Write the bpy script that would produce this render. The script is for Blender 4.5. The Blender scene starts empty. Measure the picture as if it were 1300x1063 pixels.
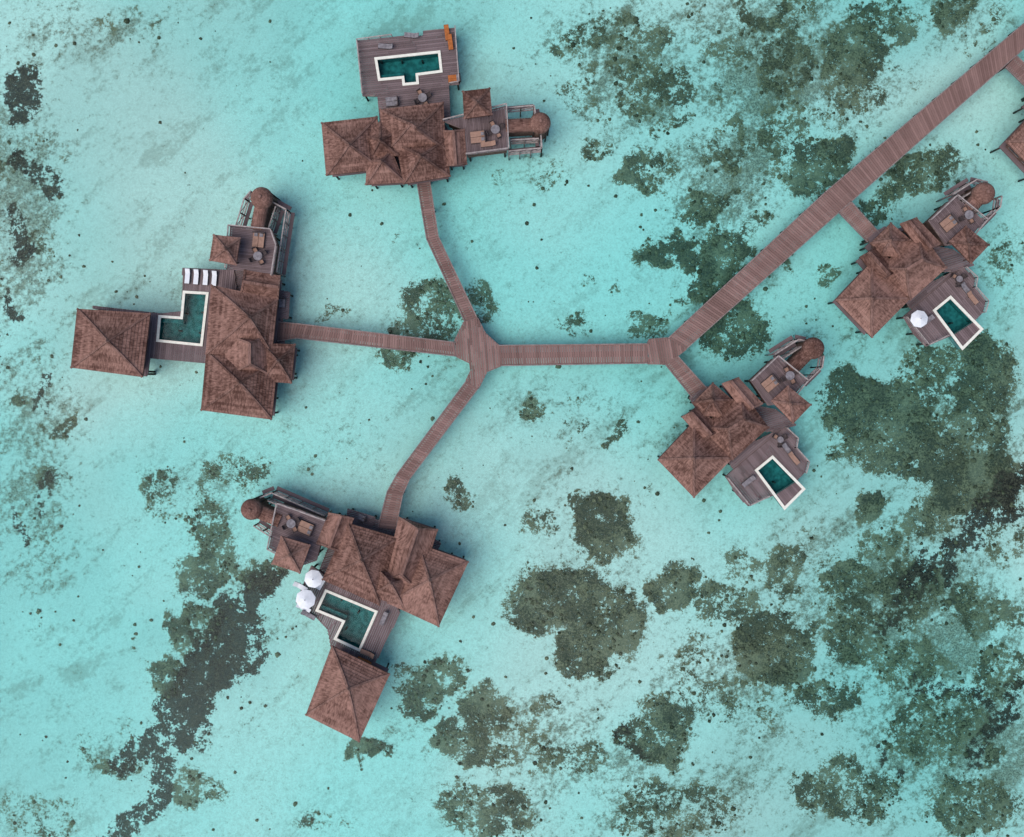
import bpy, math, random
import numpy as np
from mathutils import Vector
random.seed(7); rng=np.random.default_rng(7)
S=0.1; H=130.0
def P(px,py,z=0.0):
    k=S*(H-z)/H
    return Vector(((px-650)*k,(486.5-py)*k,z))
scene=bpy.context.scene
# ---------------------------------------------------------------- materials
def newmat(name):
    m=bpy.data.materials.new(name); m.use_nodes=True
    nt=m.node_tree; nt.nodes.clear()
    out=nt.nodes.new('ShaderNodeOutputMaterial')
    return m,nt,out
class N:
    def __init__(s,nt): s.nt=nt
    def node(s,t,**kw):
        n=s.nt.nodes.new(t)
        for k,v in kw.items(): setattr(n,k,v)
        return n
    def link(s,a,b): s.nt.links.new(a,b)
    def setin(s,sock,v):
        if isinstance(v,bpy.types.NodeSocket): s.link(v,sock)
        else: sock.default_value=v
    def math(s,op,a,b=0.0,clamp=False):
        n=s.node('ShaderNodeMath',operation=op); n.use_clamp=clamp
        s.setin(n.inputs[0],a); s.setin(n.inputs[1],b); return n.outputs[0]
    def noise(s,vec,scale,detail=4,rough=0.55,dist=0.0):
        n=s.node('ShaderNodeTexNoise'); s.link(vec,n.inputs['Vector'])
        n.inputs['Scale'].default_value=scale; n.inputs['Detail'].default_value=detail
        n.inputs['Roughness'].default_value=rough; n.inputs['Distortion'].default_value=dist
        return n.outputs['Fac']
    def mapping(s,vec,rot=(0,0,0),scale=(1,1,1),loc=(0,0,0)):
        n=s.node('ShaderNodeMapping'); s.link(vec,n.inputs[0])
        n.inputs['Rotation'].default_value=rot; n.inputs['Scale'].default_value=scale; n.inputs['Location'].default_value=loc
        return n.outputs[0]
    def step(s,v,a,b,lo=0.0,hi=1.0):
        n=s.node('ShaderNodeMapRange',interpolation_type='SMOOTHSTEP'); s.setin(n.inputs[0],v)
        n.inputs[1].default_value=a; n.inputs[2].default_value=b; n.inputs[3].default_value=lo; n.inputs[4].default_value=hi
        return n.outputs[0]
    def mix(s,f,a,b,mode='MIX'):
        n=s.node('ShaderNodeMix',data_type='RGBA',blend_type=mode)
        s.setin(n.inputs[0],f)
        for i,v in ((6,a),(7,b)):
            if isinstance(v,tuple): n.inputs[i].default_value=(v[0],v[1],v[2],1)
            else: s.link(v,n.inputs[i])
        return n.outputs[2]
    def attr(s,name):
        n=s.node('ShaderNodeAttribute'); n.attribute_name=name; return n.outputs['Fac']
    def pos(s): return s.node('ShaderNodeNewGeometry').outputs['Position']
    def bump(s,h,strength,dist):
        n=s.node('ShaderNodeBump'); n.inputs['Strength'].default_value=strength; n.inputs['Distance'].default_value=dist
        s.link(h,n.inputs['Height']); return n.outputs[0]
    def bsdf(s,col,rough=0.8,normal=None,spec=0.3):
        if spec==0:
            n=s.node('ShaderNodeBsdfDiffuse'); s.setin(n.inputs['Color'],col if not isinstance(col,tuple) else (*col,1))
            if normal: s.link(normal,n.inputs['Normal'])
            return n.outputs[0]
        n=s.node('ShaderNodeBsdfPrincipled')
        if isinstance(col,tuple): n.inputs['Base Color'].default_value=(*col,1)
        else: s.link(col,n.inputs['Base Color'])
        s.setin(n.inputs['Roughness'],rough); n.inputs['Specular IOR Level'].default_value=spec
        if normal: s.link(normal,n.inputs['Normal'])
        return n.outputs[0]
def m_plank(name,c0,c1,stain=0.35):
    m,nt,out=newmat(name); n=N(nt); p=n.pos()
    t=n.attr('tint')
    big=n.step(n.noise(p,0.35,3),0.3,0.7)
    fine=n.noise(p,6.0,2)
    f=n.math('ADD',n.math('MULTIPLY',t,0.62),n.math('MULTIPLY',fine,0.38))
    c=n.mix(f,c0,c1)
    c=n.mix(n.math('MULTIPLY',big,stain),c,tuple(x*0.62 for x in c0))
    n.link(n.bsdf(c,0.75,None,0),out.inputs[0]); return m
def m_simple(name,c,rough=0.7,var=0.25,scale=3.0,spec=0):
    m,nt,out=newmat(name); n=N(nt); p=n.pos()
    f=n.step(n.noise(p,scale,3),0.3,0.7)
    col=n.mix(f,tuple(x*(1-var) for x in c),tuple(min(1,x*(1+var)) for x in c))
    n.link(n.bsdf(col,rough,None,spec),out.inputs[0]); return m
def m_thatch(name,dark,light):
    m,nt,out=newmat(name); n=N(nt)
    uv=n.node('ShaderNodeUVMap'); uv.uv_map='UVMap'; u=uv.outputs[0]
    p=n.pos()
    s1=n.noise(n.mapping(u,scale=(5,1.3,1)),1.0,3,0.65)
    big=n.noise(p,0.55,3,0.6)
    t=n.attr('tint'); rnd=n.node('ShaderNodeObjectInfo').outputs['Random']
    f=n.math('MULTIPLY',s1,1.15)
    f=n.math('ADD',f,n.math('MULTIPLY',n.math('SUBTRACT',t,0.5),0.30))
    f=n.math('ADD',f,n.math('MULTIPLY',n.math('SUBTRACT',big,0.5),0.65))
    f=n.math('ADD',f,n.math('MULTIPLY',n.math('SUBTRACT',rnd,0.5),0.20))
    f=n.step(f,0.22,0.98)
    c=n.mix(f,dark,light)
    c=n.mix(n.step(big,0.58,0.78,0,0.12),c,(0.20,0.165,0.14))
    n.link(n.bsdf(c,0.95,n.bump(s1,0.8,0.08),0),out.inputs[0]); return m
M={}
M['deck']=m_plank('deck_wood',(0.112,0.080,0.080),(0.245,0.180,0.182))
M['walk']=m_plank('boardwalk_wood',(0.135,0.079,0.069),(0.325,0.202,0.178),0.25)
M['beam']=m_simple('beam_wood',(0.22,0.165,0.155),0.8)
M['rail']=m_simple('rail_wood',(0.32,0.27,0.255),0.8)
M['pile']=m_simple('pile_wood',(0.07,0.055,0.05),0.9)
M['wall']=m_simple('wall_timber',(0.13,0.082,0.066),0.85)
M['glass']=m_simple('window_glass',(0.03,0.045,0.05),0.12,spec=0.6)
M['thatch']=m_thatch('thatch',(0.076,0.038,0.030),(0.315,0.176,0.141))
M['cap']=m_thatch('thatch_ridge',(0.075,0.040,0.032),(0.27,0.155,0.127))
M['coping']=m_simple('pool_coping_stone',(0.72,0.69,0.60),0.6,0.08)
M['tile']=m_simple('pool_tile',(0.08,0.20,0.195),0.4,0.35,1.6)
M['cloth']=m_simple('canvas_white',(0.70,0.70,0.72),0.9,0.06)
M['cushion']=m_simple('cushion_tan',(0.30,0.18,0.135),0.9,0.12)
M['orange']=m_simple('cushion_orange',(0.36,0.12,0.04),0.9,0.15)
M['dark']=m_simple('furniture_dark',(0.07,0.055,0.055),0.7)
M['grey']=m_simple('furniture_grey',(0.2,0.18,0.19),0.7)
# pool water
m,nt,out=newmat('pool_water'); n=N(nt)
tr=n.node('ShaderNodeBsdfTransparent'); tr.inputs[0].default_value=(0.38,0.74,0.74,1)
gl=n.node('ShaderNodeBsdfGlossy'); gl.inputs['Roughness'].default_value=0.05
mx=n.node('ShaderNodeMixShader'); fr=n.node('ShaderNodeFresnel'); fr.inputs[0].default_value=1.33
b=n.bump(n.noise(n.pos(),3.0,2),0.4,0.05); n.link(b,gl.inputs['Normal'])
n.link(n.math('MULTIPLY',fr.outputs[0],0.4),mx.inputs[0]); n.link(tr.outputs[0],mx.inputs[1]); n.link(gl.outputs[0],mx.inputs[2]); n.link(mx.outputs[0],out.inputs[0])
M['poolwater']=m
# sea water
m,nt,out=newmat('sea_water'); n=N(nt); p=n.pos()
tr=n.node('ShaderNodeBsdfTransparent')
dv=n.step(n.noise(p,0.020,2,0.5,0.4),0.36,0.66)
n.link(n.mix(dv,(0.56,0.948,0.930),(0.72,0.960,0.935)),tr.inputs[0])
gl=n.node('ShaderNodeBsdfGlossy'); gl.inputs['Roughness'].default_value=0.12
b=n.bump(n.noise(n.mapping(p,rot=(0,0,0.7),scale=(1,2.2,1)),1.3,2,0.6),0.5,0.15)
fr=n.node('ShaderNodeFresnel'); fr.inputs[0].default_value=1.33
n.link(b,gl.inputs['Normal'])
mx=n.node('ShaderNodeMixShader'); n.link(n.math('MULTIPLY',fr.outputs[0],0.4),mx.inputs[0]); n.link(tr.outputs[0],mx.inputs[1]); n.link(gl.outputs[0],mx.inputs[2]); n.link(mx.outputs[0],out.inputs[0])
M['sea']=m
# seabed
m,nt,out=newmat('seabed_sand_and_reef'); n=N(nt); p=n.pos()
reef=n.attr('reef'); rub=n.attr('rub'); dark=n.attr('darkm'); st=n.attr('streak'); bigv=n.attr('big')
gr=n.noise(p,1.5,5,0.78)
g2=n.noise(p,4.5,2,0.7)
sand=n.mix(n.step(bigv,0.35,0.68),(0.725,0.705,0.675),(0.625,0.605,0.58))
sand=n.mix(n.step(n.math('ADD',n.math('MULTIPLY',g2,0.55),n.math('MULTIPLY',gr,0.45)),0.36,0.68,0,0.52),sand,(0.43,0.40,0.37))
ss=n.math('ADD',st,n.math('MULTIPLY',n.math('SUBTRACT',gr,0.5),0.95))
sf=n.math('MULTIPLY',n.step(ss,0.48,0.80),n.step(bigv,0.36,0.60,0.24,0.54))
sand=n.mix(sf,sand,(0.34,0.305,0.27))
comb=n.math('ADD',n.math('MULTIPLY',gr,0.70),n.math('MULTIPLY',st,0.30))
rc=n.step(n.math('ADD',n.math('MULTIPLY',rub,0.36),comb),0.66,0.83)
rcol=n.mix(n.step(g2,0.38,0.62),(0.11,0.085,0.060),(0.36,0.29,0.235))
c=n.mix(n.math('MULTIPLY',rc,0.85),sand,rcol)
sp=n.math('ADD',n.math('MULTIPLY',n.math('SUBTRACT',gr,0.5),1.8),n.math('MULTIPLY',n.math('SUBTRACT',g2,0.5),0.8))
halo=n.step(n.math('ADD',reef,sp),0.14,0.55,0,0.42)
c=n.mix(halo,c,(0.26,0.21,0.16))
rf=n.step(n.math('ADD',reef,sp),0.38,0.53)
mo=n.math('ADD',n.math('MULTIPLY',g2,0.5),n.math('MULTIPLY',gr,0.5))
rf2=n.mix(n.step(mo,0.41,0.61),(0.036,0.029,0.018),(0.235,0.165,0.105))
rf2=n.mix(n.step(n.attr('mott'),0.52,0.82,0,0.40),rf2,(0.30,0.225,0.16))
rf2=n.mix(n.step(n.attr('mott'),0.30,0.50,0.5,0.0),rf2,(0.040,0.030,0.021))
c=n.mix(n.math('MULTIPLY',rf,0.94),c,rf2)
df=n.step(n.math('ADD',dark,n.math('MULTIPLY',sp,1.15)),0.40,0.54)
dcol=n.mix(n.step(mo,0.42,0.62),(0.020,0.012,0.012),(0.100,0.065,0.050))
c=n.mix(n.math('MULTIPLY',df,0.95),c,dcol)
n.link(n.bsdf(c,0.95,None,0),out.inputs[0]); M['seabed']=m
m,nt,out=newmat('coral'); n=N(nt); p=n.pos()
c=n.mix(n.attr('tint'),(0.03,0.024,0.016),(0.25,0.18,0.12)); g=n.noise(p,7,2,0.7)
c=n.mix(n.step(g,0.35,0.7),c,(0.13,0.095,0.06))
n.link(n.bsdf(c,0.95,None,0),out.inputs[0]); M['coral']=m
# ---------------------------------------------------------------- mesh builder
class MB:
    def __init__(s): s.v=[];s.f=[];s.mi=[];s.t=[];s.uv=[];s.mats=[]
    def mat(s,k):
        if k not in s.mats: s.mats.append(k)
        return s.mats.index(k)
    def face(s,pts,k,t=0.5,uv=None):
        b=len(s.v); s.v.extend([tuple(p) for p in pts]); s.f.append(tuple(range(b,b+len(pts))))
        s.mi.append(s.mat(k)); s.t.append(t)
        s.uv.append(uv if uv else [(p[0]+p[2],p[1]) for p in pts])
    def prism(s,poly,z0,z1,k,t=0.5,top=True,bottom=True):
        a=[Vector((p[0],p[1],z1)) for p in poly]; b=[Vector((p[0],p[1],z0)) for p in poly]
        if top: s.face(a,k,t)
        if bottom: s.face(b[::-1],k,t)
        for i in range(len(a)):
            j=(i+1)%len(a); s.face([b[i],b[j],a[j],a[i]],k,t)
    def obox(s,c,d,L,W,z0,z1,k,t=0.5):
        d=Vector((d[0],d[1])).normalized(); q=Vector((-d.y,d.x)); c=Vector((c[0],c[1]))
        s.prism([c-d*L/2-q*W/2,c+d*L/2-q*W/2,c+d*L/2+q*W/2,c-d*L/2+q*W/2],z0,z1,k,t)
    def beam(s,p,q,w,h,k,t=0.5):
        p=Vector(p);q=Vector(q); d=(q-p)
        if d.length<1e-4: return
        d.normalize(); up=Vector((0,0,1)) if abs(d.z)<0.9 else Vector((1,0,0))
        x=d.cross(up).normalized()*w/2; y=x.cross(d).normalized()*h/2
        A=[p-x-y,p+x-y,p+x+y,p-x+y]; B=[q-x-y,q+x-y,q+x+y,q-x+y]
        s.face(A[::-1],k,t); s.face(B,k,t)
        for i in range(4):
            j=(i+1)%4; s.face([A[i],A[j],B[j],B[i]],k,t)
    def cyl(s,c,r0,r1,z0,z1,k,n=10,t=0.5):
        a=[Vector((c[0]+r0*math.cos(i*6.2832/n),c[1]+r0*math.sin(i*6.2832/n),z0)) for i in range(n)]
        b=[Vector((c[0]+r1*math.cos(i*6.2832/n),c[1]+r1*math.sin(i*6.2832/n),z1)) for i in range(n)]
        for i in range(n):
            j=(i+1)%n; s.face([a[i],a[j],b[j],b[i]],k,t)
        s.face(a[::-1],k,t)
        if r1>0.001: s.face(b,k,t)
    def make(s,name,parent=None):
        me=bpy.data.meshes.new(name); me.from_pydata(s.v,[],s.f)
        for k in s.mats: me.materials.append(M[k])
        me.polygons.foreach_set('material_index',s.mi)
        a=me.attributes.new('tint','FLOAT','FACE'); a.data.foreach_set('value',np.array(s.t,dtype=np.float32))
        uvl=me.uv_layers.new(name='UVMap'); flat=[c for u in s.uv for p in u for c in p]
        uvl.data.foreach_set('uv',np.array(flat,dtype=np.float32))
        ob=bpy.data.objects.new(name,me); scene.collection.objects.link(ob)
        if parent: ob.parent=parent
        return ob
def empty(name):
    e=bpy.data.objects.new(name,None); scene.collection.objects.link(e); return e
def area(poly): return 0.5*sum(poly[i][0]*poly[(i+1)%len(poly)][1]-poly[(i+1)%len(poly)][0]*poly[i][1] for i in range(len(poly)))
def ccw(poly): return poly if area(poly)>0 else poly[::-1]
def offset(poly,d):
    poly=[Vector((p[0],p[1])) for p in ccw(poly)]; out=[]
    n=len(poly)
    for i in range(n):
        a,b,c=poly[i-1],poly[i],poly[(i+1)%n]
        e1=(b-a).normalized(); e2=(c-b).normalized()
        n1=Vector((-e1.y,e1.x)); n2=Vector((-e2.y,e2.x))
        m=n1+n2; L=max(0.3,m.length_squared/2)
        out.append(b+m*(d/L))
    return out
def inside(p,poly):
    c=False;n=len(poly)
    for i in range(n):
        a,b=poly[i],poly[i-1]
        if (a[1]>p[1])!=(b[1]>p[1]) and p[0]<(b[0]-a[0])*(p[1]-a[1])/(b[1]-a[1])+a[0]: c=not c
    return c
def planks(mb,poly,holes,z,ang,k,w=0.26,th=0.07,gap=0.03):
    ca,sa=math.cos(ang),math.sin(ang)
    rot=lambda p:(p[0]*ca+p[1]*sa,-p[0]*sa+p[1]*ca)
    inv=lambda x,y:(x*ca-y*sa,x*sa+y*ca)
    rings=[[rot(p) for p in poly]]+[[rot(p) for p in h] for h in holes]
    y0=min(p[1] for p in rings[0]); y1=max(p[1] for p in rings[0]); y=y0+w/2+1e-4
    while y<y1:
        xs=[]
        for r in rings:
            for i in range(len(r)):
                a,b=r[i],r[i-1]
                if (a[1]>y)!=(b[1]>y): xs.append(a[0]+(y-a[1])/(b[1]-a[1])*(b[0]-a[0]))
        xs.sort()
        for i in range(0,len(xs)-1,2):
            x=xs[i]; 
            while x<xs[i+1]-0.02:
                xe=min(xs[i+1],x+random.uniform(2.5,4.5))
                if xs[i+1]-xe<0.5: xe=xs[i+1]
                hw=(w-gap)/2
                mb.prism([inv(x,y-hw),inv(xe-0.015,y-hw),inv(xe-0.015,y+hw),inv(x,y+hw)],z-th,z+random.uniform(0,0.006),k,random.random(),bottom=False)
                x=xe
        y+=w
def piles(mb,poly,z,sp=2.6,r=0.13):
    xs=[p[0] for p in poly]; ys=[p[1] for p in poly]
    a=poly[0]; b=poly[1]; d=Vector((b[0]-a[0],b[1]-a[1])).normalized(); q=Vector((-d.y,d.x))
    c=Vector((sum(xs)/len(xs),sum(ys)/len(ys))); ins=offset(poly,0.3)
    for i in range(-8,9):
        for j in range(-8,9):
            p=c+d*(i+0.5)*sp+q*(j+0.5)*sp
            if inside(p,ins): mb.cyl(p,r,r,-1.9,z-0.1,'pile',8)
    for p in ins: mb.cyl(p,r,r,-1.9,z-0.1,'pile',8)
def rail(mb,pts,z,h=0.95,k='rail'):
    for a,b in zip(pts[:-1],pts[1:]):
        a=Vector((a[0],a[1],z)); b=Vector((b[0],b[1],z)); L=(b-a).length; n=max(1,round(L/1.3))
        mb.beam(a+Vector((0,0,h)),b+Vector((0,0,h)),0.13,0.07,k)
        mb.beam(a+Vector((0,0,h*.5)),b+Vector((0,0,h*.5)),0.05,0.05,k)
        for i in range(n+1):
            p=a.lerp(b,i/n); mb.beam(p,p+Vector((0,0,h-0.036)),0.09,0.09,k)
def deck(parent,name,px,z,ang,holes=[],k='deck',w=0.26,pil=True):
    poly=ccw([P(x,y,z).xy for x,y in px]); mb=MB()
    planks(mb,poly,holes,z,ang,k,w)
    ins=offset(poly,0.05)
    for i in range(len(ins)):
        a,b=ins[i-1],ins[i]; mb.beam((a[0],a[1],z-0.19),(b[0],b[1],z-0.19),0.12,0.22,'beam')
    if pil: piles(mb,poly,z-0.2)
    mb.make(name,parent); return poly
def pdir(a,b,z=1.5):
    d=P(*b,z)-P(*a,z); return math.atan2(d.y,d.x)
# ---------------------------------------------------------------- roofs
def roof(parent,base,apex,ze,zr,kind='walls',floor=1.5,slab=1.4,cap=True,pitch=0.42):
    bp=ccw([P(x,y,ze) for x,y in base]); ap=[P(x,y,zr) for x,y in apex]
    top=[min(ap,key=lambda a:(a.xy-b.xy).length) for b in bp]
    if len(ap)==2 and len(bp)==4:
        best=None
        for s in range(4):
            t=[ap[0],ap[0],ap[1],ap[1]]; t=t[s:]+t[:s]
            c=sum((t[i].xy-bp[i].xy).length for i in range(4))
            if best is None or c<best[0]: best=(c,t)
        top=best[1]
    mb=MB(); n=len(bp); hr=zr-ze
    def prof(v): return ze+hr*(v-0.10*math.sin(math.pi*v))
    uo=random.uniform(0,50)
    for i in range(n):
        j=(i+1)%n; A,B,C,D=bp[i],bp[j],top[j],top[i]
        L=(B-A).length; sl=(((A+B)/2)-((C+D)/2)).length
        nu=max(2,int(L/0.5)); nv=max(2,round(sl/pitch))
        drop=[random.uniform(-.05,.05) for _ in range(nu+1)]
        ct=[random.random() for _ in range(nv)]
        def pt(u,v,dz=0):
            a=A.lerp(B,u); b=D.lerp(C,u); p=a.lerp(b,v); return Vector((p.x,p.y,prof(v)+dz))
        for r in range(nv):
            v0=r/nv; v1=(r+1)/nv
            for q in range(nu):
                u0=q/nu;u1=(q+1)/nu; lip=0.07
                j0=drop[q]*(1-v0)*0.8; j1=drop[q+1]*(1-v0)*0.8
                a=pt(u0,v0,lip+j0*.5); b=pt(u1,v0,lip+j1*.5); c=pt(u1,v1,0); d=pt(u0,v1,0)
                w0=1-v0; w1=1-v1
                mb.face([a,b,c,d],'thatch',min(1,max(0,0.65*ct[r]+0.35*random.random())),
                  [(uo+i*31+(u0-.5)*L*w0,v0*sl),(uo+i*31+(u1-.5)*L*w0,v0*sl),(uo+i*31+(u1-.5)*L*w1,v1*sl),(uo+i*31+(u0-.5)*L*w1,v1*sl)])
                e0=pt(u0,v0,(-0.28 if r==0 else -0.02)+j0); e1=pt(u1,v0,(-0.28 if r==0 else -0.02)+j1)
                mb.face([e0,e1,b,a],'cap' if r else 'thatch',0.1)
        if cap:
            pv=None
            for r in range(9):
                v=r/8; p=A.lerp(D,v); p=Vector((p.x,p.y,prof(v)+0.05))
                if pv: mb.beam(pv,p,0.26,0.16,'cap',0.3+0.5*random.random())
                pv=p
    if len(ap)==2: mb.beam(ap[0]+Vector((0,0,.04)),ap[1]+Vector((0,0,.04)),0.34,0.2,'cap',0.6)
    else: mb.cyl(ap[0],0.28,0.05,zr-0.05,zr+0.35,'cap',8)
    mb.face([Vector((p.x,p.y,ze-0.25)) for p in bp][::-1],'wall')
    mb.make('thatched_roof',parent)
    wb=MB()
    if kind=='walls':
        ins=offset(bp,0.85)
        wb.prism(ins,floor-0.1,ze+0.15,'wall',top=False)
        for i in range(len(ins)):
            a=Vector(ins[i]);b=Vector(ins[(i+1)%len(ins)]); L=(b-a).length
            if L<1.5: continue
            d=(b-a)/L; q=Vector((d.y,-d.x)); nn=max(1,int(L/1.8))
            for w in range(nn):
                cc=a+d*(L*(w+0.5)/nn)+q*0.02
                wb.obox(cc,d,L/nn*0.7,0.05,floor+0.5,ze-0.7,'glass')
                wb.obox(cc+q*0.01,d,L/nn*0.7+0.12,0.07,ze-0.7,ze-0.6,'beam')
                wb.obox(cc+q*0.01,d,L/nn*0.7+0.12,0.07,floor+0.4,floor+0.5,'beam')
        sp=offset(bp,0.35); zz=slab
        wb.prism(sp,zz-0.25,zz,'deck')
        piles(wb,[Vector(p) for p in sp],zz-0.2,2.4)
        wb.make('walls',parent)
    elif kind=='posts':
        for p in offset(bp,0.45): wb.cyl(p,0.09,0.09,floor,ze-0.1,'pile',8)
        wb.make('posts',parent)
# ---------------------------------------------------------------- pool
def pool(px,z):
    outer=ccw([P(x,y,z+0.12).xy for x,y in px]); inner=offset(outer,0.33); shell=offset(outer,0.12)
    mb=MB(); n=len(outer); zt=z+0.12
    V=lambda p,h:Vector((p[0],p[1],h))
    for i in range(n):
        j=(i+1)%n; o0,o1,i0,i1=outer[i],outer[j],inner[i],inner[j]
        mb.face([V(o0,zt),V(o1,zt),V(i1,zt),V(i0,zt)],'coping')
        mb.face([V(o0,z+0.01),V(o1,z+0.01),V(o1,zt),V(o0,zt)],'coping')
        mb.face([V(i0,zt),V(i1,zt),V(i1,z-0.05),V(i0,z-0.05)],'coping')
        mb.face([V(i0,z-0.05),V(i1,z-0.05),V(i1,z-1.4),V(i0,z-1.4)],'tile')
        mb.face([V(shell[i],z+0.01),V(shell[j],z+0.01),V(shell[j],z-1.55),V(shell[i],z-1.55)],'tile')
    mb.face([V(p,z-1.4) for p in inner],'tile')
    mb.face([V(p,z-1.55) for p in shell][::-1],'tile')
    a,b=Vector(inner[0]),Vector(inner[1]); d=(b-a).normalized(); q=Vector((-d.y,d.x))
    mb.obox((a+b)/2+q*0.3,d,(b-a).length*0.96,0.5,z-1.38,z-0.45,'tile')
    mb.face([V(p,z-0.06) for p in inner],'poolwater')
    mb.make('swimming_pool')
    return offset(outer,0.08)
# ---------------------------------------------------------------- furniture
def lounger(x,y,ang,z,k='cloth'):
    c=P(x,y,z).xy; d=Vector((math.cos(ang),math.sin(ang))); q=Vector((-d.y,d.x)); mb=MB()
    mb.obox(c-d*0.1,d,1.3,0.62,z+0.26,z+0.32,'dark')
    mb.obox(c-d*0.1,d,1.26,0.58,z+0.322,z+0.42,k)
    a=c+d*0.56; b=c+d*1.1
    mb.beam((a.x,a.y,z+0.37),(b.x,b.y,z+0.72),0.58,0.1,k)
    mb.beam((a.x,a.y,z+0.30),(b.x,b.y,z+0.65),0.62,0.03,'dark')
    for s in (-.27,.27):
        for t in (-.7,.45): 
            p=c+d*t+q*s; mb.beam((p.x,p.y,z),(p.x,p.y,z+0.28),0.06,0.06,'dark')
    mb.make('sun_lounger')
def parasol(x,y,r,z):
    zc=z+2.3; c=P(x,y,zc).xy; mb=MB(); n=8
    for i in range(n):
        a0=i*math.tau/n+.2;a1=(i+1)*math.tau/n+.2; am=(a0+a1)/2
        e0=Vector((c.x+r*math.cos(a0),c.y+r*math.sin(a0),zc)); e1=Vector((c.x+r*math.cos(a1),c.y+r*math.sin(a1),zc))
        em=Vector((c.x+r*.93*math.cos(am),c.y+r*.93*math.sin(am),zc+.03))
        t=Vector((c.x,c.y,zc+.55))
        mb.face([e0,em,t],'cloth');mb.face([em,e1,t],'cloth')
        mb.face([e0-Vector((0,0,.15)),em-Vector((0,0,.15)),em,e0],'cloth');mb.face([em-Vector((0,0,.15)),e1-Vector((0,0,.15)),e1,em],'cloth')
        mb.beam(e0-Vector((0,0,.02)),t-Vector((0,0,.03)),0.03,0.03,'rail')
    mb.cyl(c,0.035,0.035,z,zc+.62,'rail'); mb.cyl(c,0.3,0.25,z,z+.12,'grey',12); mb.cyl(c,0.07,0.02,zc+.54,zc+.7,'rail')
    mb.make('parasol')
def table(x,y,z,r=0.55,nc=4,a0=0.5):
    c=P(x,y,z).xy; mb=MB()
    mb.cyl(c,r,r,z+.7,z+.75,'grey',16); mb.cyl(c,.06,.06,z+.04,z+.7,'dark'); mb.cyl(c,.3,.3,z,z+.04,'dark',12)
    mb.make('round_table')
    for i in range(nc):
        a=a0+i*math.tau/nc; d=Vector((math.cos(a),math.sin(a))); p=c+d*(r+0.3); q=Vector((-d.y,d.x)); cb=MB()
        cb.obox(p,d,.5,.52,z+.38,z+.46,'cushion' if i%2 else 'dark')
        cb.obox(p+d*.27,d,.06,.52,z+.3,z+.9,'dark')
        for s in (-.2,.2):
            for t in (-.2,.2):
                e=p+d*s+q*t; cb.beam((e.x,e.y,z),(e.x,e.y,z+.38),.05,.05,'dark')
        for s in (-.28,.28):
            e=p+q*s; cb.obox(e,d,.5,.05,z+.55,z+.62,'dark')
        cb.make('chair')
def daybed(x,y,ang,z,L=1.9,W=1.5,k='cushion'):
    c=P(x,y,z).xy; d=Vector((math.cos(ang),math.sin(ang))); q=Vector((-d.y,d.x)); mb=MB()
    mb.obox(c,d,L,W,z+.15,z+.28,'dark')
    for s in (-1,1): mb.obox(c+q*s*W*.24,d,L*.96,W*.45,z+.282,z+.42,k)
    mb.obox(c+d*L*.45,d,.12,W,z+.43,z+.75,'dark')
    for s in (-.8,.8):
        mb.obox(c+d*L*.3+q*s*W*.27,d,.4,.4,z+.422,z+.55,'grey')
        for t in (-.42,.42): 
            e=c+d*L*t+q*s*W*.5; mb.beam((e.x,e.y,z),(e.x,e.y,z+.15),.08,.08,'dark')
    mb.make('daybed')
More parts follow.
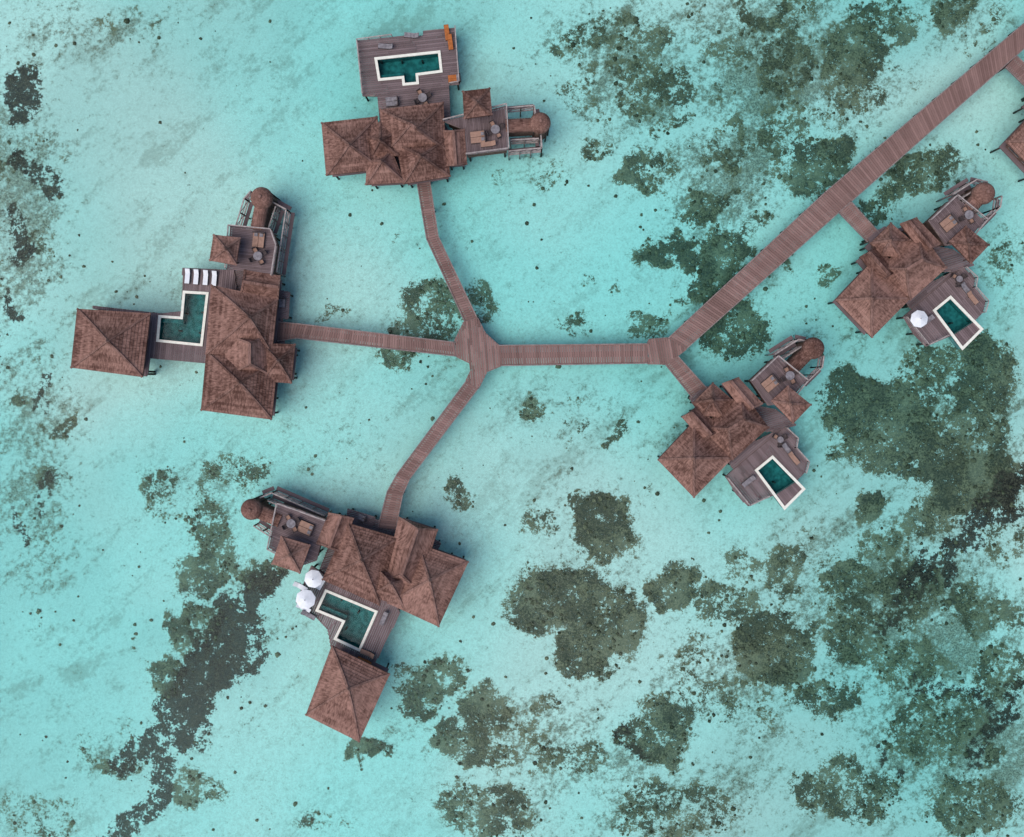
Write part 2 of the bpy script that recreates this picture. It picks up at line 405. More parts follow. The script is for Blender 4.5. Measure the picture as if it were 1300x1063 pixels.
# ---------------------------------------------------------------- tower + tube + frame
def tower(parent,c,r,t0,tw,frame,z=4.4):
    C=P(*c,z+1.0); R=r*S*(H-z)/H; mb=MB(); n=28
    rings=[(1.0,0.0),(0.97,0.32),(0.86,0.62),(0.68,0.88),(0.45,1.05),(0.2,1.16),(0.0,1.2)]
    F=lambda rr,hh,aa:Vector((C.x+R*rr*math.cos(aa),C.y+R*rr*math.sin(aa),z+hh))
    for a in range(len(rings)-1):
        r0,h0=rings[a];r1,h1=rings[a+1]
        for i in range(n):
            a0=i*math.tau/n;a1=(i+1)*math.tau/n
            pts=[F(r0,h0+.04,a0),F(r0,h0+.04,a1),F(r1,h1,a1),F(r1,h1,a0)]
            mb.face(pts,'thatch',.6*random.random()*(i%2*.5+.5),[(a0*3,a*1.0),(a1*3,a*1.0),(a1*3,a+1.0),(a0*3,a+1.0)])
    mb.cyl(C,R*.98,R*.98,z-.25,z+.03,'cap',28); mb.cyl(C,.22,.22,z+1.15,z+1.35,'cap',10)
    mb.cyl(C,R*.8,R*.8,-0.2,z-.2,'wall',20)
    for i in range(8):
        a=i*math.tau/8; mb.cyl((C.x+R*.86*math.cos(a),C.y+R*.86*math.sin(a)),.1,.1,-1.9,z-.2,'pile',8)
    T=P(*t0,z); w=tw*S*(H-z)/H/2; Cc=Vector((C.x,C.y,z)); d=(Cc-T); L=d.length; d.normalize(); q=Vector((-d.y,d.x,0)); m=8
    ns=max(3,int(L/0.35))
    zb=z-.5
    for s in range(ns):
        for j in range(m):
            b0=math.pi*j/m;b1=math.pi*(j+1)/m; s0=s/ns*L;s1=(s+1)/ns*L
            G=lambda ss,bb,e:T*1+d*ss+q*math.cos(bb)*(w+e)+Vector((0,0,zb-z+math.sin(bb)*(w*.8+e)))
            mb.face([G(s0,b0,.06),G(s1,b0,0),G(s1,b1,0),G(s0,b1,.06)],'thatch',random.random()*.7,[(b0*2,s0),(b0*2,s1),(b1*2,s1),(b1*2,s0)])
            mb.face([G(s0,b0,-.02),G(s0,b0,.06),G(s0,b1,.06),G(s0,b1,-.02)],'cap',.2)
    mb.obox(((T+Cc)/2).xy,d.xy,L,w*1.7,1.2,zb+.02,'wall')
    mb.make('round_bathroom_pavilion',parent)
    fb=MB()
    for pl in frame:
        pts=[P(x,y,3.2) for x,y in pl]
        for a,b in zip(pts[:-1],pts[1:]):
            L=(b-a).length; k=max(1,round(L/1.6))
            for zz,ww in ((3.2,.16),(2.1,.1),(1.2,.18)): fb.beam((a.x,a.y,zz),(b.x,b.y,zz),ww,.12,'rail')
            for i in range(k+1):
                p=a.lerp(b,i/k); fb.beam((p.x,p.y,-1.9),(p.x,p.y,3.14),.15,.15,'beam')
                if i<k:
                    p2=a.lerp(b,(i+1)/k); fb.beam((p.x,p.y,1.3),(p2.x,p2.y,3.1),.07,.07,'rail')
            nrm=Vector((-(b-a).y,(b-a).x,0)).normalized()
            fb.beam((a.x+nrm.x*.45,a.y+nrm.y*.45,1.2),(b.x+nrm.x*.45,b.y+nrm.y*.45,1.2),.5,.06,'deck')
    fb.make('bathroom_screen_frame',parent)
def terrace(parent,px,z,ang,railpx=None,name='roof_terrace'):
    poly=deck(parent,name,px,z,ang,w=0.2,pil=False); wb=MB()
    wb.prism(offset(poly,0.25),1.35,z-.3,'wall'); piles(wb,offset(poly,.2),1.4)
    rp=[P(x,y,z).xy for x,y in (railpx or list(px)+[px[0]])]
    rail(wb,rp,z,.9); wb.make('terrace_walls_and_railing',parent)
# ---------------------------------------------------------------- boardwalk
Zw=1.3
walk=empty('boardwalk')
def strip(L,R,w=0.3,k='walk'):
    L=[P(*p,Zw) for p in L]; R=[P(*p,Zw) for p in R]; mb=MB()
    for i in range(len(L)-1):
        a0,a1,b0,b1=L[i],L[i+1],R[i],R[i+1]; ln=((a1-a0).length+(b1-b0).length)/2; n=max(1,int(ln/w)); g=.06
        sect=0.5
        for q in range(n):
            if q%9==0: sect=random.random()
            u0=(q)/n;u1=(q+1-g*2)/n
            pts=[a0.lerp(a1,u0),a0.lerp(a1,u1),b0.lerp(b1,u1),b0.lerp(b1,u0)]
            mb.prism(ccw([p.xy for p in pts]),Zw-.07,Zw+random.uniform(0,.006),k,.3*sect+.7*random.random(),bottom=False)
        for A,B in ((a0,a1),(b0,b1)):
            o=((b0+b1)/2-(a0+a1)/2).normalized()*(0.07 if A is a0 else -0.07)
            o.z=0
            mb.beam(A+o+Vector((0,0,.06)),B+o+Vector((0,0,.06)),.13,.1,'beam')
            mb.beam(A+o*3+Vector((0,0,-.2)),B+o*3+Vector((0,0,-.2)),.12,.24,'beam')
        mid=[(a0+b0)/2,(a1+b1)/2]; mb.beam(mid[0]+Vector((0,0,-.2)),mid[1]+Vector((0,0,-.2)),.7,.2,'pile')
        m=max(1,int(ln/3))
        for q in range(m+1):
            p=a0.lerp(a1,q/m);r=b0.lerp(b1,q/m); o=(r-p).normalized()*.22
            for c in (p+o,r-o): mb.cyl(c,.14,.14,-1.9,Zw-.3,'pile',8)
            mb.beam(Vector((p.x,p.y,Zw-.4)),Vector((r.x,r.y,Zw-.4)),.15,.15,'pile')
    mb.make('walkway_section',walk)
strip([(528,228),(541,304),(589,408)],[(546,228),(557,300),(606,403)])
strip([(352,408),(382,411),(576,434)],[(352,434),(376,430),(579,453)])
strip([(479,670),(491,624),(504,601),(591,484)],[(503,672),(512,628),(521,608),(607,494)])
strip([(633,438),(822,436)],[(636,465),(822,462)],)
strip([(848,429),(1047,244),(1320,12)],[(872,443),(1070,266),(1320,45)])
strip([(844,463),(878,505)],[(861,452),(898,493)],.26)
strip([(1064,270),(1101,308)],[(1080,255),(1117,296)],.26)
strip([(1276,86),(1312,121)],[(1291,71),(1328,106)],.26)
def hub(px,ang,k='walk',sect=1):
    poly=ccw([P(x,y,Zw).xy for x,y in px]); mb=MB()
    planks(mb,poly,[],Zw-.004,ang,k,.3)
    for i in range(len(poly)):
        a,b=poly[i-1],poly[i]; mb.beam((a[0],a[1],Zw-.2),(b[0],b[1],Zw-.2),.14,.24,'beam')
    piles(mb,poly,Zw-.2); mb.make('walkway_junction',walk)
hub([(576.5,434),(589,408.5),(606,403.5),(616,423),(632.5,438),(635.5,465),(618,472),(607.3,493.5),(591.5,483.5),(598,470),(596,461),(579.5,453)],math.radians(95))
hub([(822.5,436),(824,431),(847.5,429),(871.5,443.5),(861,451.5),(844,462.5),(822.5,462)],math.radians(100))
# ---------------------------------------------------------------- villas
def service(parent,px,z=1.4,name='service_deck'):
    deck(parent,name,px,z,0.3)
# Villa A
v=empty('overwater_villa'); zd=1.5
aA=pdir((476,73),(560,64))
pl=pool([(475,73),(559,64),(562,92),(531,96),(532,107),(511,109),(510,100),(480,103)],zd)
deck(v,'pool_deck',[(453,52),(498,47),(537,45),(537,39),(578,35),(584,107),(570,108),(572,150),(482,155),(479,122),(460,122)],zd,aA,[pl])
rb=MB(); rail(rb,[P(x,y,zd).xy for x,y in [(498,47),(454,53),(461,121)]],zd); rail(rb,[P(x,y,zd).xy for x,y in [(578,36),(583,106),(571,108)]],zd); rb.make('deck_railing',v)
lounger(568,45,1.7,zd,'orange'); lounger(572,57,1.7,zd,'orange'); daybed(577,101,.1,zd,1.6,1.0,'orange'); lounger(521,46,-.1,zd,'grey'); lounger(488,60,-.1,zd,'grey')
table(537,126,zd); daybed(498,130,.1,zd,1.6,1.2,'grey')
service(v,[(470,160),(560,150),(590,200),(545,228),(475,225)],1.25,'floor_platform')
roof(v,[(408,156),(479,148),(485,215),(414,223)],[(443,184)],4.1,7.0,slab=1.44)
roof(v,[(482,139),(563,130),(566,190),(487,196)],[(521,158),(528,163)],4.2,7.6,slab=1.43)
roof(v,[(503,182),(566,176),(572,224),(512,234)],[(534,198)],4.15,7.0,slab=1.42)
roof(v,[(456,171),(482,155),(507,166),(506,198),(470,200)],[(482,178)],4.3,6.4,slab=1.41)
roof(v,[(466,203),(497,190),(514,232),(464,235)],[(484,205)],4.05,6.2,slab=1.40)
roof(v,[(561,167),(590,165),(593,208),(564,210)],[(575.5,167),(578.5,209)],4.2,5.2,slab=1.39)
terrace(v,[(563,154),(643,134),(646,190),(590,197),(589,165)],4.2,aA+1.57,[(563,154),(643,134),(646,190),(592,197)])
roof(v,[(587,116),(622,112),(625,146),(589,151)],[(605,130)],6.3,7.9,'posts',floor=4.2)
table(629,166,4.2); daybed(607,175,aA,4.2); lounger(618,184,aA,4.2,'cushion')
tower(v,(686,154),13.5,(642,159),17,[[(644,137),(678,134)],[(678,134),(680,145)],[(646,192),(688,188)],[(688,188),(686,164)],[(648,178),(684,176)]])
# Villa B
v=empty('overwater_villa')
pl=pool([(232,369),(265,371),(257,440),(198,434),(201,400),(229,402)],zd)
aB=pdir((198,434),(257,440))
deck(v,'pool_deck',[(117,388),(204,398),(231,395),(232,340),(297,343),(300,368),(275,372),(268,462),(190,455),(186,478),(182,478),(190,400),(117,392)],zd,aB+1.57,[pl])
for i,x in enumerate((239,250,262,273)): lounger(x,353+i*1.0,math.radians(85),zd)
service(v,[(270,345),(312,340),(356,372),(362,445),(345,500),(262,470),(264,445)],1.25,'floor_platform')
roof(v,[(98,392),(191,398),(181,479),(90,467)],[(136,433)],4.1,7.0,slab=1.44)
roof(v,[(268,362),(353,380),(345,450),(261,450)],[(316,403)],4.3,7.6,slab=1.43)
roof(v,[(262,447),(353,456),(345,533),(255,521)],[(304,486)],4.1,7.2,slab=1.42)
roof(v,[(331,436),(375,437),(370,487),(331,484)],[(352,458)],4.15,6.4,slab=1.41)
roof(v,[(286,425),(341,425),(345,478),(286,478)],[(317,436),(317,462)],4.35,6.9,slab=1.40)
roof(v,[(311,343),(355,350),(352,381),(306,373)],[(309,358),(353.5,365)],4.2,5.3,slab=1.39)
terrace(v,[(292,287),(345,292),(352,312),(346,350),(312,344),(288,341)],4.2,aB,[(346,350),(352,312),(345,292),(292,287),(288,341)])
roof(v,[(271,298),(305,302),(300,337),(266,331)],[(286,316)],6.3,7.9,'posts',floor=4.2)
table(329,326,4.2); daybed(329,305,aB+1.57,4.2)
tower(v,(330,250),14,(325,291),17,[[(345,256),(363,266)],[(363,266),(351,346)],[(310,252),(299,288)],[(350,262),(340,292)],[(310,252),(318,243)]])
service(v,[(352,368),(368,371),(366,405),(350,404)]); daybed(359,385,1.5,1.4,1.2,.8,'grey')
# Villa C
v=empty('overwater_villa')
aC=pdir((413,748),(479,776))
pl=pool([(413,748),(480,776),(457,828),(423,812),(434,790),(400,776)],zd)
deck(v,'pool_deck',[(395,718),(430,742),(502,768),(508,778),(472,850),(421,828),(416,800),(402,785),(375,765)],zd,aC+1.57,[pl])
parasol(398,735,1.15,zd); parasol(388,761,1.25,zd)
lounger(384,745,math.radians(150),zd); lounger(388,772,math.radians(150),zd); lounger(408,741,math.radians(60),zd)
lounger(394,781,math.radians(150),zd,'grey')
lounger(461,838,aC,zd,'orange'); lounger(465,828,aC,zd,'cushion'); lounger(487,786,aC+1.57,zd,'grey')
service(v,[(432,655),(520,665),(560,690),(520,770),(480,765),(405,725)],1.25,'floor_platform')
roof(v,[(421,820),(495,856),(456,942),(388,908)],[(442,875)],4.1,7.0,slab=1.44)
roof(v,[(441,664),(506,683),(482,769),(409,736)],[(459,712)],4.3,7.6,slab=1.43)
roof(v,[(530,690),(595,713),(557,796),(492,766)],[(545,737)],4.1,7.2,slab=1.42)
roof(v,[(506,657),(556,673),(530,752),(488,738)],[(530,672),(510,730)],4.3,6.7,slab=1.41)
roof(v,[(474,718),(524,735),(512,771),(470,757)],[(496,741)],4.2,6.8,slab=1.40)
roof(v,[(417,652),(449,659),(434,701),(402,689)],[(433,655),(418,695)],4.25,5.3,slab=1.39)
terrace(v,[(353,638),(414,660),(402,712),(384,718),(341,696)],4.2,aC,[(414,660),(353,638),(341,696),(384,718)])
roof(v,[(357,681),(394,692),(381,728),(345,716)],[(368,705)],6.3,7.9,'posts',floor=4.2)
table(371,664,4.2); daybed(389,670,aC,4.2)
tower(v,(317,648),13.5,(355,662),18,[[(330,632),(345,626)],[(345,626),(412,655)],[(322,668),(344,682)],[(340,636),(408,664)]])
service(v,[(441,646),(477,657),(472,672),(440,664)]); daybed(460,657,aC,1.4,1.0,.7,'grey')
# Villas D, E, F (same type)
def smallvilla(ox,oy,umb):
    v=empty('overwater_villa'); O=lambda l:[(x+ox,y+oy) for x,y in l]
    a=pdir((958,596),(981,577))
    pl=pool(O([(958,597),(981,578),(1023,621),(996,648)]),zd)
    deck(v,'pool_deck',O([(921,605),(960,572),(997,542),(1012,556),(1010,568),(1026,585),(1022,600),(1010,612),(985,628),(950,643),(935,628)]),zd,a+1.57,[pl])
    rb=MB(); rail(rb,[P(x,y,zd).xy for x,y in O([(997,543),(1011,556),(1009,568),(1025,586),(1021,600)])],zd)
    rail(rb,[P(x,y,zd).xy for x,y in O([(922,606),(950,641),(975,629)])],zd); rb.make('deck_railing',v)
    lounger(1000+ox,572+oy,a+1.57,zd,'grey'); lounger(1008+ox,583+oy,a+1.57,zd,'cushion'); table(989+ox,558+oy,zd,.4,3)
    lounger(948+ox,612+oy,a,zd,'grey')
    if umb: parasol(1167,405,1.1,zd)
    deck(v,'entry_deck',O([(875,505),(898,490),(960,560),(990,545),(965,585),(930,595)]),1.35,a)
    roof(v,O([(882,534),(930,582),(881,632),(835,584)]),O([(881,582)]),4.1,7.0,slab=1.44)
    roof(v,O([(890,543),(942,497),(976,543),(930,584)]),O([(925,545),(945,533)]),4.2,7.3,slab=1.30)
    roof(v,O([(866,530),(888,514),(914,546),(892,560)]),O([(878,524),(903,552)]),4.3,5.9,slab=1.29)
    roof(v,O([(879,512),(905,486),(930,508),(918,530),(893,528)]),O([(905,508)]),4.6,6.8,slab=1.28)
    roof(v,O([(917,488),(938,480),(968,512),(945,524)]),O([(928,484),(956,518)]),4.7,5.8,slab=1.27)
    terrace(v,O([(953,483),(986,452),(1024,483),(1000,512),(975,515)]),4.2,a+1.57,O([(953,483),(986,452),(1024,483),(1000,512)]))
    roof(v,O([(979,509),(1000,490),(1030,514),(1007,538)]),O([(1004,513)]),6.3,7.8,'posts',floor=4.2)
    service(v,O([(960,515),(985,520),(1012,540),(985,548),(958,548)]),1.6)
    table(1001+ox,477+oy,4.2); daybed(977+ox,487+oy,a,4.2)
    e=(0,0) if not ox else (-8,5)
    tower(v,(1035+ox+e[0],442+oy+e[1]),14,(1003+ox,472+oy),18,[O([(984,450),(1014,431)]),O([(1014,431),(1028,434)]),O([(1046,452),(1044,466)]),O([(1044,466),(1024,486)]),O([(990,458),(1018,440)])])
smallvilla(0,0,False); smallvilla(226,-203,True); smallvilla(442,-404,False)
# ---------------------------------------------------------------- seabed
def vnoise(X,Y,sc,seed):
    r=np.random.default_rng(seed).random((256,256)).astype(np.float32)
    x=X/sc+1000.3; y=Y/sc+1000.7; xi=np.floor(x).astype(int); yi=np.floor(y).astype(int)
    fx=x-xi; fy=y-yi; fx=fx*fx*(3-2*fx); fy=fy*fy*(3-2*fy); g=lambda a,b:r[a%256,b%256]
    return (g(xi,yi)*(1-fx)+g(xi+1,yi)*fx)*(1-fy)+(g(xi,yi+1)*(1-fx)+g(xi+1,yi+1)*fx)*fy
def fbm(X,Y,sc,seed,o=4,gain=.55):
    s=0;a=1;t=0
    for i in range(o): s=s+a*vnoise(X,Y,sc/2**i,seed+i); t+=a; a*=gain
    return s/t
reefs=[(548,388,42,40,0,.9,1),(505,440,34,32,0,.85,.4),(612,385,26,34,0,.7,.4),(505,465,30,12,0,.6,0),(500,415,20,12,0,.7,0),
(800,85,40,28,20,.75,.3),(765,35,50,22,-10,.65,.3),(855,115,35,25,0,.85,.5),(815,130,30,25,0,.7,.3),(905,255,42,16,-20,.95,0),(820,222,40,34,0,.9,1),(880,270,30,12,0,.75,.2),(735,120,30,25,0,.5,.3),(760,180,20,14,0,.6,.2),(845,160,24,14,0,.7,.2),(830,50,22,30,0,.7,.2),
(1085,65,40,55,10,.95,.4),(1000,75,30,45,20,.75,.3),(940,60,40,26,0,.6,.3),(930,170,36,22,-20,.65,.3),(1050,215,48,36,-25,1.0,.4),(1000,180,30,30,0,.75,.5),(1175,220,55,26,-20,.9,.3),(1130,260,30,18,0,.75,.3),(1120,25,50,28,0,.85,.3),(1215,15,28,20,0,.85,.2),(1100,120,40,30,0,.75,.3),(1010,130,34,26,0,.6,.3),(980,210,24,16,0,.6,.2),(1060,150,26,20,0,.6,.2),
(855,315,40,22,-5,.95,.5),(925,320,40,34,-20,1.0,.6),(900,355,32,26,0,1.0,.3),(935,415,48,46,-30,.95,.4),(830,410,26,22,0,.8,.5),(725,402,20,15,0,.7,.3),(780,355,14,10,0,.5,0),(960,275,20,14,0,.65,.2),(870,375,18,12,0,.65,0),(1000,330,14,8,0,.55,0),
(1130,540,72,58,-10,1.1,.3),(1085,520,40,45,0,.95,.3),(1165,580,50,40,0,1.0,.3),(1262,480,45,58,10,1.1,.3),(1230,545,55,40,0,1.0,.3),(1200,470,50,30,0,.75,.3),(1240,615,58,46,-15,1.2,.1),(1110,648,21,23,0,1.15,.1),(1285,690,40,30,0,.65,.4),(1055,575,16,12,0,.8,0),(1130,700,40,25,0,.75,.3),(1190,665,40,22,-20,.85,.2),(1290,330,16,24,0,.75,0),(1060,350,16,14,0,.6,0),
(770,678,42,42,0,1.05,.45),(680,658,26,26,0,.7,.5),(740,637,14,8,0,.6,0),(720,760,66,44,10,1.15,.45),(775,800,46,52,0,1.1,.45),(740,840,40,30,0,1.15,.2),(860,755,35,32,0,1.1,.25),(795,640,10,6,0,.55,0),
(985,825,50,46,0,1.1,.3),(1000,735,34,34,0,.95,.5),(930,770,40,30,0,.75,.3),(950,720,40,20,0,.65,.3),(1080,740,40,35,0,.85,.3),(1090,800,45,38,0,.85,.3),(1160,760,45,40,0,.9,.2),(1160,850,50,40,0,.8,.3),(1050,890,50,36,0,.85,.3),(1200,930,60,40,0,.85,.3),(1270,860,40,40,0,.75,.4),(1265,775,40,24,0,.85,.4),(900,890,46,30,0,.6,.4),(840,935,46,44,0,.9,.3),
(268,680,34,46,0,.9,.3),(262,725,40,30,-10,.85,.3),(300,600,42,18,0,.65,.2),(196,625,28,36,0,.6,.4),(213,858,27,30,0,.95,.3),(245,790,28,40,0,.95,.1),(330,740,34,22,-30,.75,0),(75,545,16,12,0,.8,.3),(60,600,22,18,0,.7,.2),(170,830,8,6,0,.65,0),
(562,858,34,30,0,.95,.7),(535,888,34,28,0,1.0,.5),(515,858,18,12,0,.8,0),(610,915,34,36,0,1.0,.3),(580,955,50,26,0,1.0,.3),(466,966,28,14,0,1.0,0),(700,908,22,14,0,.75,.2),(640,940,60,26,0,.7,.4),(720,970,50,24,0,.7,.4),
(570,636,18,24,0,.8,.3),(675,516,17,18,0,.8,.3),(790,548,14,16,0,.75,.2),(745,550,10,8,0,.6,0),(725,570,8,6,0,.6,0),(700,225,16,18,0,.55,.2),(640,225,10,12,0,.5,0),(740,345,8,8,0,.5,0),(420,400,20,8,0,.55,0),(510,300,8,8,0,.4,0),
(140,970,50,14,0,.75,.2),(250,1010,40,26,0,.75,.3),(620,1030,60,36,0,.85,.4),(860,1040,80,40,0,.75,.4),(1080,1010,70,40,0,.8,.3),(1240,1030,60,40,0,.85,.3),(400,1050,40,20,0,.5,.3),(40,1040,50,30,0,.5,.4)]
rubs=[(1000,80,190,150,1.0),(800,80,100,120,.95),(1090,50,110,90,.8),(1160,215,120,50,.8),(930,220,120,100,.85),(1240,560,150,140,.75),(1160,790,230,170,.95),(960,850,170,120,.8),(760,630,110,70,.5),(870,560,90,90,.45),(650,930,210,70,.65),
(290,800,110,170,.6),(260,640,110,80,.6),(35,560,80,260,.8),(15,250,80,240,.85),(750,770,130,100,.55),(1250,960,220,130,.9),(540,420,110,70,.5),(920,380,100,100,.6),(1290,330,70,90,.6),(150,960,130,60,.5),(690,215,50,70,.5),(120,30,170,70,.6),(180,380,90,60,.38),(430,560,180,90,.38),(720,520,130,80,.45),(1220,20,80,70,.75),(1060,420,120,60,.5),(820,1010,250,80,.65),(560,260,60,120,.25),(700,60,60,70,.65)]
darks=[(6,90,24,140,15,.88),(28,208,54,240,12,.88),(0,272,16,325,13,.85),(0,378,6,398,11,.8),(345,740,290,795,15,.88),(290,795,250,870,31,1.05),(245,880,235,925,32,1.05),(215,935,145,962,17,.96),(300,830,270,800,27,.95),(200,900,230,930,14,.8),(1292,598,1225,690,15,.93),(1225,690,1150,758,13,.9),(1262,650,1300,640,15,.82),(1195,720,1215,745,12,.8),(1155,880,1265,900,10,.68),(1290,880,1250,970,14,.72),(1130,950,1150,985,10,.65),(40,640,60,600,9,.7),(800,930,815,965,10,.65),(50,480,40,520,6,.64),(0,640,20,690,6,.62),(210,975,150,1063,20,.88),(1180,760,1120,800,12,.64)]
def field(X,Y):
    px=X/S+650; py=486.5-Y/S
    wx=(fbm(X,Y,5.5,11,5,.66)-.5)*62; wy=(fbm(X,Y,5.5,31,5,.66)-.5)*62
    w2=fbm(X,Y,3.0,51,3); w3=fbm(X,Y,3.0,151,4,.65); w4=fbm(X,Y,1.5,171,3,.7)
    qx=px+wx; qy=py+wy
    reef=np.zeros_like(X); rub=np.zeros_like(X); dk=np.zeros_like(X)
    for cx,cy,rx,ry,ro,st,ring in reefs:
        a=math.radians(ro); dx=qx-cx; dy=qy-cy; u=(dx*math.cos(a)+dy*math.sin(a))/rx; w=(-dx*math.sin(a)+dy*math.cos(a))/ry
        d=np.sqrt(u*u+w*w); val=np.clip((1.28-d)*2.1,0,1)*st*.72
        if ring: val=val*(1-ring*.8*np.clip(1.0-d*1.4,0,1)*np.clip((w2-.25)*2.2,0,1))
        reef=np.maximum(reef,val)
    for cx,cy,rx,ry,st in rubs:
        d=((qx-cx)/rx)**2+((qy-cy)/ry)**2; rub=np.maximum(rub,np.exp(-d*1.1)*st)
    reef=np.maximum(reef,np.clip((w3-.525)*5,0,1)*np.clip(rub*1.4-.2,0,1)*.64)
    reef=reef*(.70+.60*w2)+(w4-.5)*.68*np.clip(reef*2.2,0,1)
    for x1,y1,x2,y2,r,st in darks:
        vx,vy=x2-x1,y2-y1; t=np.clip(((qx-x1)*vx+(qy-y1)*vy)/(vx*vx+vy*vy),0,1)
        d=np.hypot(qx-x1-t*vx,qy-y1-t*vy)/r; dk=np.maximum(dk,np.clip((1.55-d)*1.2,0,1)*st*.76)
    dk=dk*(.68+.62*w3)+(w4-.5)*.9*np.clip(dk*2.2,0,1)
    far=(np.maximum(np.maximum(-40-px,px-1340)/40,np.maximum(-40-py,py-1100)/40)).clip(0,1)
    fr=np.clip((fbm(X,Y,18,77,4)-.5)*4,0,.8)*far
    reef=np.maximum(reef,fr); rub=np.maximum(rub,far*fbm(X,Y,30,91,3))
    return reef,rub,dk
ext=[]; x=0.4
while x<1800: ext.append(x); x*=1.35
ext=np.array(ext)
gx=np.concatenate([(-72-ext)[::-1],np.arange(-72,72.01,.2),72+ext]); gy=np.concatenate([(-66-ext)[::-1],np.arange(-66,56.01,.2),56+ext])
X,Y=np.meshgrid(gx,gy); reef,rub,dk=field(X,Y)
bm_=fbm(X,Y,1.1,5,3)
mott=fbm(X,Y,3.2,411,4,.6); mott=(mott-mott.mean())*1.5+.5
cs,sn=math.cos(math.radians(42)),math.sin(math.radians(42)); U=X*cs+Y*sn; W=-X*sn+Y*cs
streak=fbm(U+12*fbm(X,Y,25,301,2),W*2.8+6*fbm(X,Y,20,302,2),7,201,6,.80)
streak=(streak-streak.mean())*1.35+.5
big=fbm(U*.55,W,24,222,5,.55); big=(big-big.mean())*1.3+.5
Z=-1.75+.35*(fbm(X,Y,22,3,3)-.5)+np.clip(reef-.25,0,1)*.35*bm_+.10*(fbm(X,Y,2.5,9,3)-.5)*(.4+rub)
def gridmesh(name,X,Y,Z,attrs,mat):
    ny,nx=X.shape; me=bpy.data.meshes.new(name); nvv=nx*ny; nf=(nx-1)*(ny-1)
    me.vertices.add(nvv); me.vertices.foreach_set('co',np.stack([X,Y,Z],-1).astype(np.float32).ravel())
    i=np.arange(nvv).reshape(ny,nx); q=np.stack([i[:-1,:-1],i[:-1,1:],i[1:,1:],i[1:,:-1]],-1).reshape(-1)
    me.loops.add(nf*4); me.loops.foreach_set('vertex_index',q.astype(np.int32))
    me.polygons.add(nf); me.polygons.foreach_set('loop_start',np.arange(0,nf*4,4,dtype=np.int32))
    me.polygons.foreach_set('use_smooth',np.ones(nf,dtype=bool))
    me.update(calc_edges=True)
    for k,vv in attrs.items():
        a=me.attributes.new(k,'FLOAT','POINT'); a.data.foreach_set('value',vv.astype(np.float32).ravel())
    me.materials.append(mat); ob=bpy.data.objects.new(name,me); scene.collection.objects.link(ob); return ob
gridmesh('seabed',X,Y,Z,{'reef':reef,'rub':rub,'darkm':dk,'streak':streak,'big':big,'mott':mott},M['seabed'])
# coral heads as one mesh
Nn=100000
cx=rng.uniform(-70,70,Nn); cy=rng.uniform(-62,54,Nn)
r_,u_,d_=field(cx,cy); cl=fbm(cx,cy,2.0,66,3)
prob=np.clip((r_-.22)*1.3,0,1)*np.clip((cl-.3)*2.5,0,1)*.5+u_*.06*np.clip((cl-.5)*6,0,1)+.0012
keep=rng.random(Nn)<prob; cx=cx[keep];cy=cy[keep];r_=r_[keep]; K=len(cx)
rad=rng.uniform(.08,.26,K)*(1+.5*(rng.random(K)<.1)); rr=[1,.85,.5]; hh=[-.05,.35,.6]; ns=7
ang=np.arange(ns)*math.tau/ns
ix=np.clip(((cx+72)/.2).astype(int)+len(ext),0,len(gx)-1); iy=np.clip(((cy+66)/.2).astype(int)+len(ext),0,len(gy)-1); cz=Z[iy,ix]
V=np.zeros((K,ns*3+1,3)); 
for l in range(3):
    jit=rng.uniform(.6,1.4,(K,ns))
    V[:,l*ns:(l+1)*ns,0]=cx[:,None]+rad[:,None]*rr[l]*np.cos(ang)*jit
    V[:,l*ns:(l+1)*ns,1]=cy[:,None]+rad[:,None]*rr[l]*np.sin(ang)*jit
    V[:,l*ns:(l+1)*ns,2]=cz[:,None]+rad[:,None]*hh[l]
V[:,-1,0]=cx;V[:,-1,1]=cy;V[:,-1,2]=cz+rad*.65
faces=[]
for l in range(2):
    for i in range(ns): j=(i+1)%ns; faces.append((l*ns+i,l*ns+j,(l+1)*ns+j,(l+1)*ns+i))
q4=np.array(faces); tri=np.array([(2*ns+i,2*ns+(i+1)%ns,3*ns) for i in range(ns)])
base=(np.arange(K)*(ns*3+1))[:,None,None]
Q=(q4[None]+base).reshape(-1,4); T=(tri[None]+base).reshape(-1,3)
me=bpy.data.meshes.new('coral_reef'); me.vertices.add(K*(ns*3+1)); me.vertices.foreach_set('co',V.astype(np.float32).ravel())
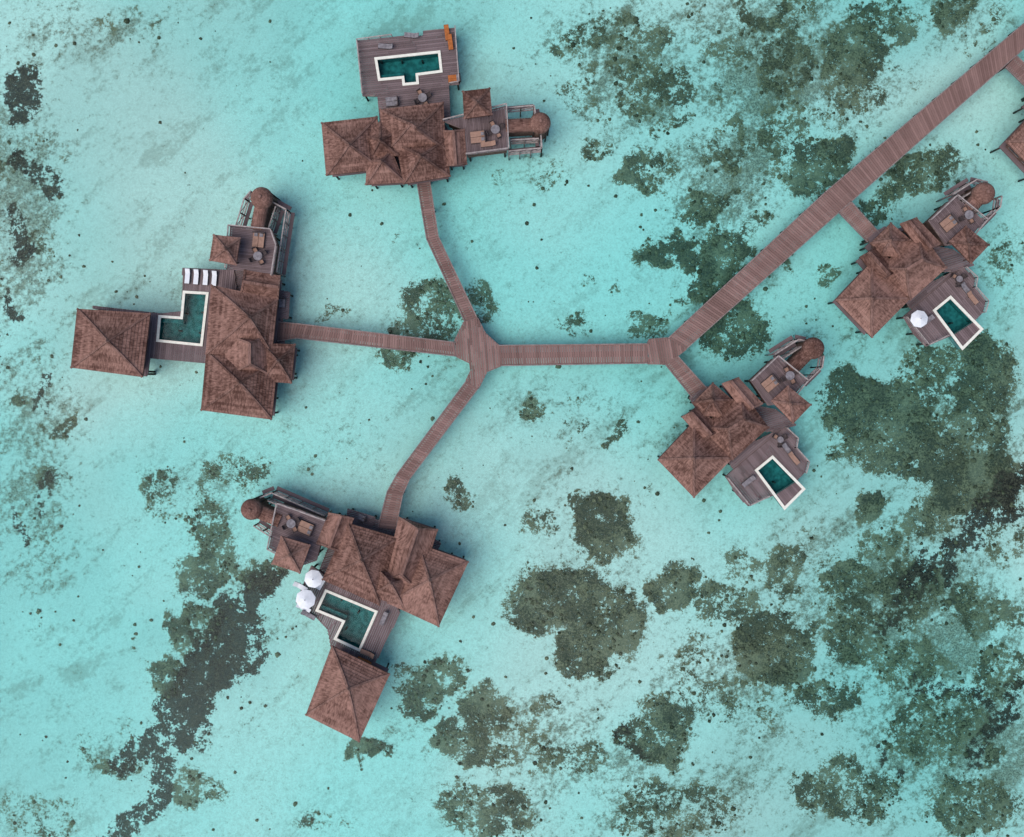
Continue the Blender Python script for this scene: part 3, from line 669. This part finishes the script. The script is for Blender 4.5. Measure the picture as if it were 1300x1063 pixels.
li=np.concatenate([Q.ravel(),T.ravel()]).astype(np.int32); me.loops.add(len(li)); me.loops.foreach_set('vertex_index',li)
me.polygons.add(len(Q)+len(T)); me.polygons.foreach_set('loop_start',np.concatenate([np.arange(len(Q))*4,len(Q)*4+np.arange(len(T))*3]).astype(np.int32))
me.polygons.foreach_set('use_smooth',np.ones(len(Q)+len(T),dtype=bool)); me.update(calc_edges=True)
a=me.attributes.new('tint','FLOAT','POINT'); a.data.foreach_set('value',np.repeat(rng.random(K),ns*3+1).astype(np.float32))
me.materials.append(M['coral']); ob=bpy.data.objects.new('coral_reef',me); scene.collection.objects.link(ob)
# water
me=bpy.data.meshes.new('sea_water'); me.from_pydata([(-1900,-1900,0),(1900,-1900,0),(1900,1900,0),(-1900,1900,0)],[],[(0,1,2,3)]); me.materials.append(M['sea'])
scene.collection.objects.link(bpy.data.objects.new('sea_water',me))
# ---------------------------------------------------------------- light, world, camera
w=bpy.data.worlds.new('World'); scene.world=w; w.use_nodes=True; nt=w.node_tree
sky=nt.nodes.new('ShaderNodeTexSky'); sky.sky_type='NISHITA'; sky.sun_disc=False
EL,AZ=math.radians(60),math.radians(235)
sky.sun_elevation=EL; sky.sun_rotation=AZ
bg=nt.nodes['Background']; bg.inputs[1].default_value=0.15; nt.links.new(sky.outputs[0],bg.inputs[0])
sd=bpy.data.lights.new('sun','SUN'); sd.energy=2.95; sd.angle=math.radians(54); sd.color=(1,.95,.885)
so=bpy.data.objects.new('sun',sd); scene.collection.objects.link(so)
dv=Vector((math.sin(AZ)*math.cos(EL),math.cos(AZ)*math.cos(EL),math.sin(EL))); so.rotation_euler=dv.to_track_quat('Z','Y').to_euler()
cam=bpy.data.cameras.new('camera'); co=bpy.data.objects.new('camera',cam); scene.collection.objects.link(co); co.location=(0,0,H)
cam.sensor_width=36; cam.lens=36*H/(1300*S); cam.shift_y=-45/1300; cam.clip_end=6000; scene.camera=co
scene.view_settings.view_transform='Standard'; scene.view_settings.look='None'; scene.view_settings.exposure=0
print('corals',K)
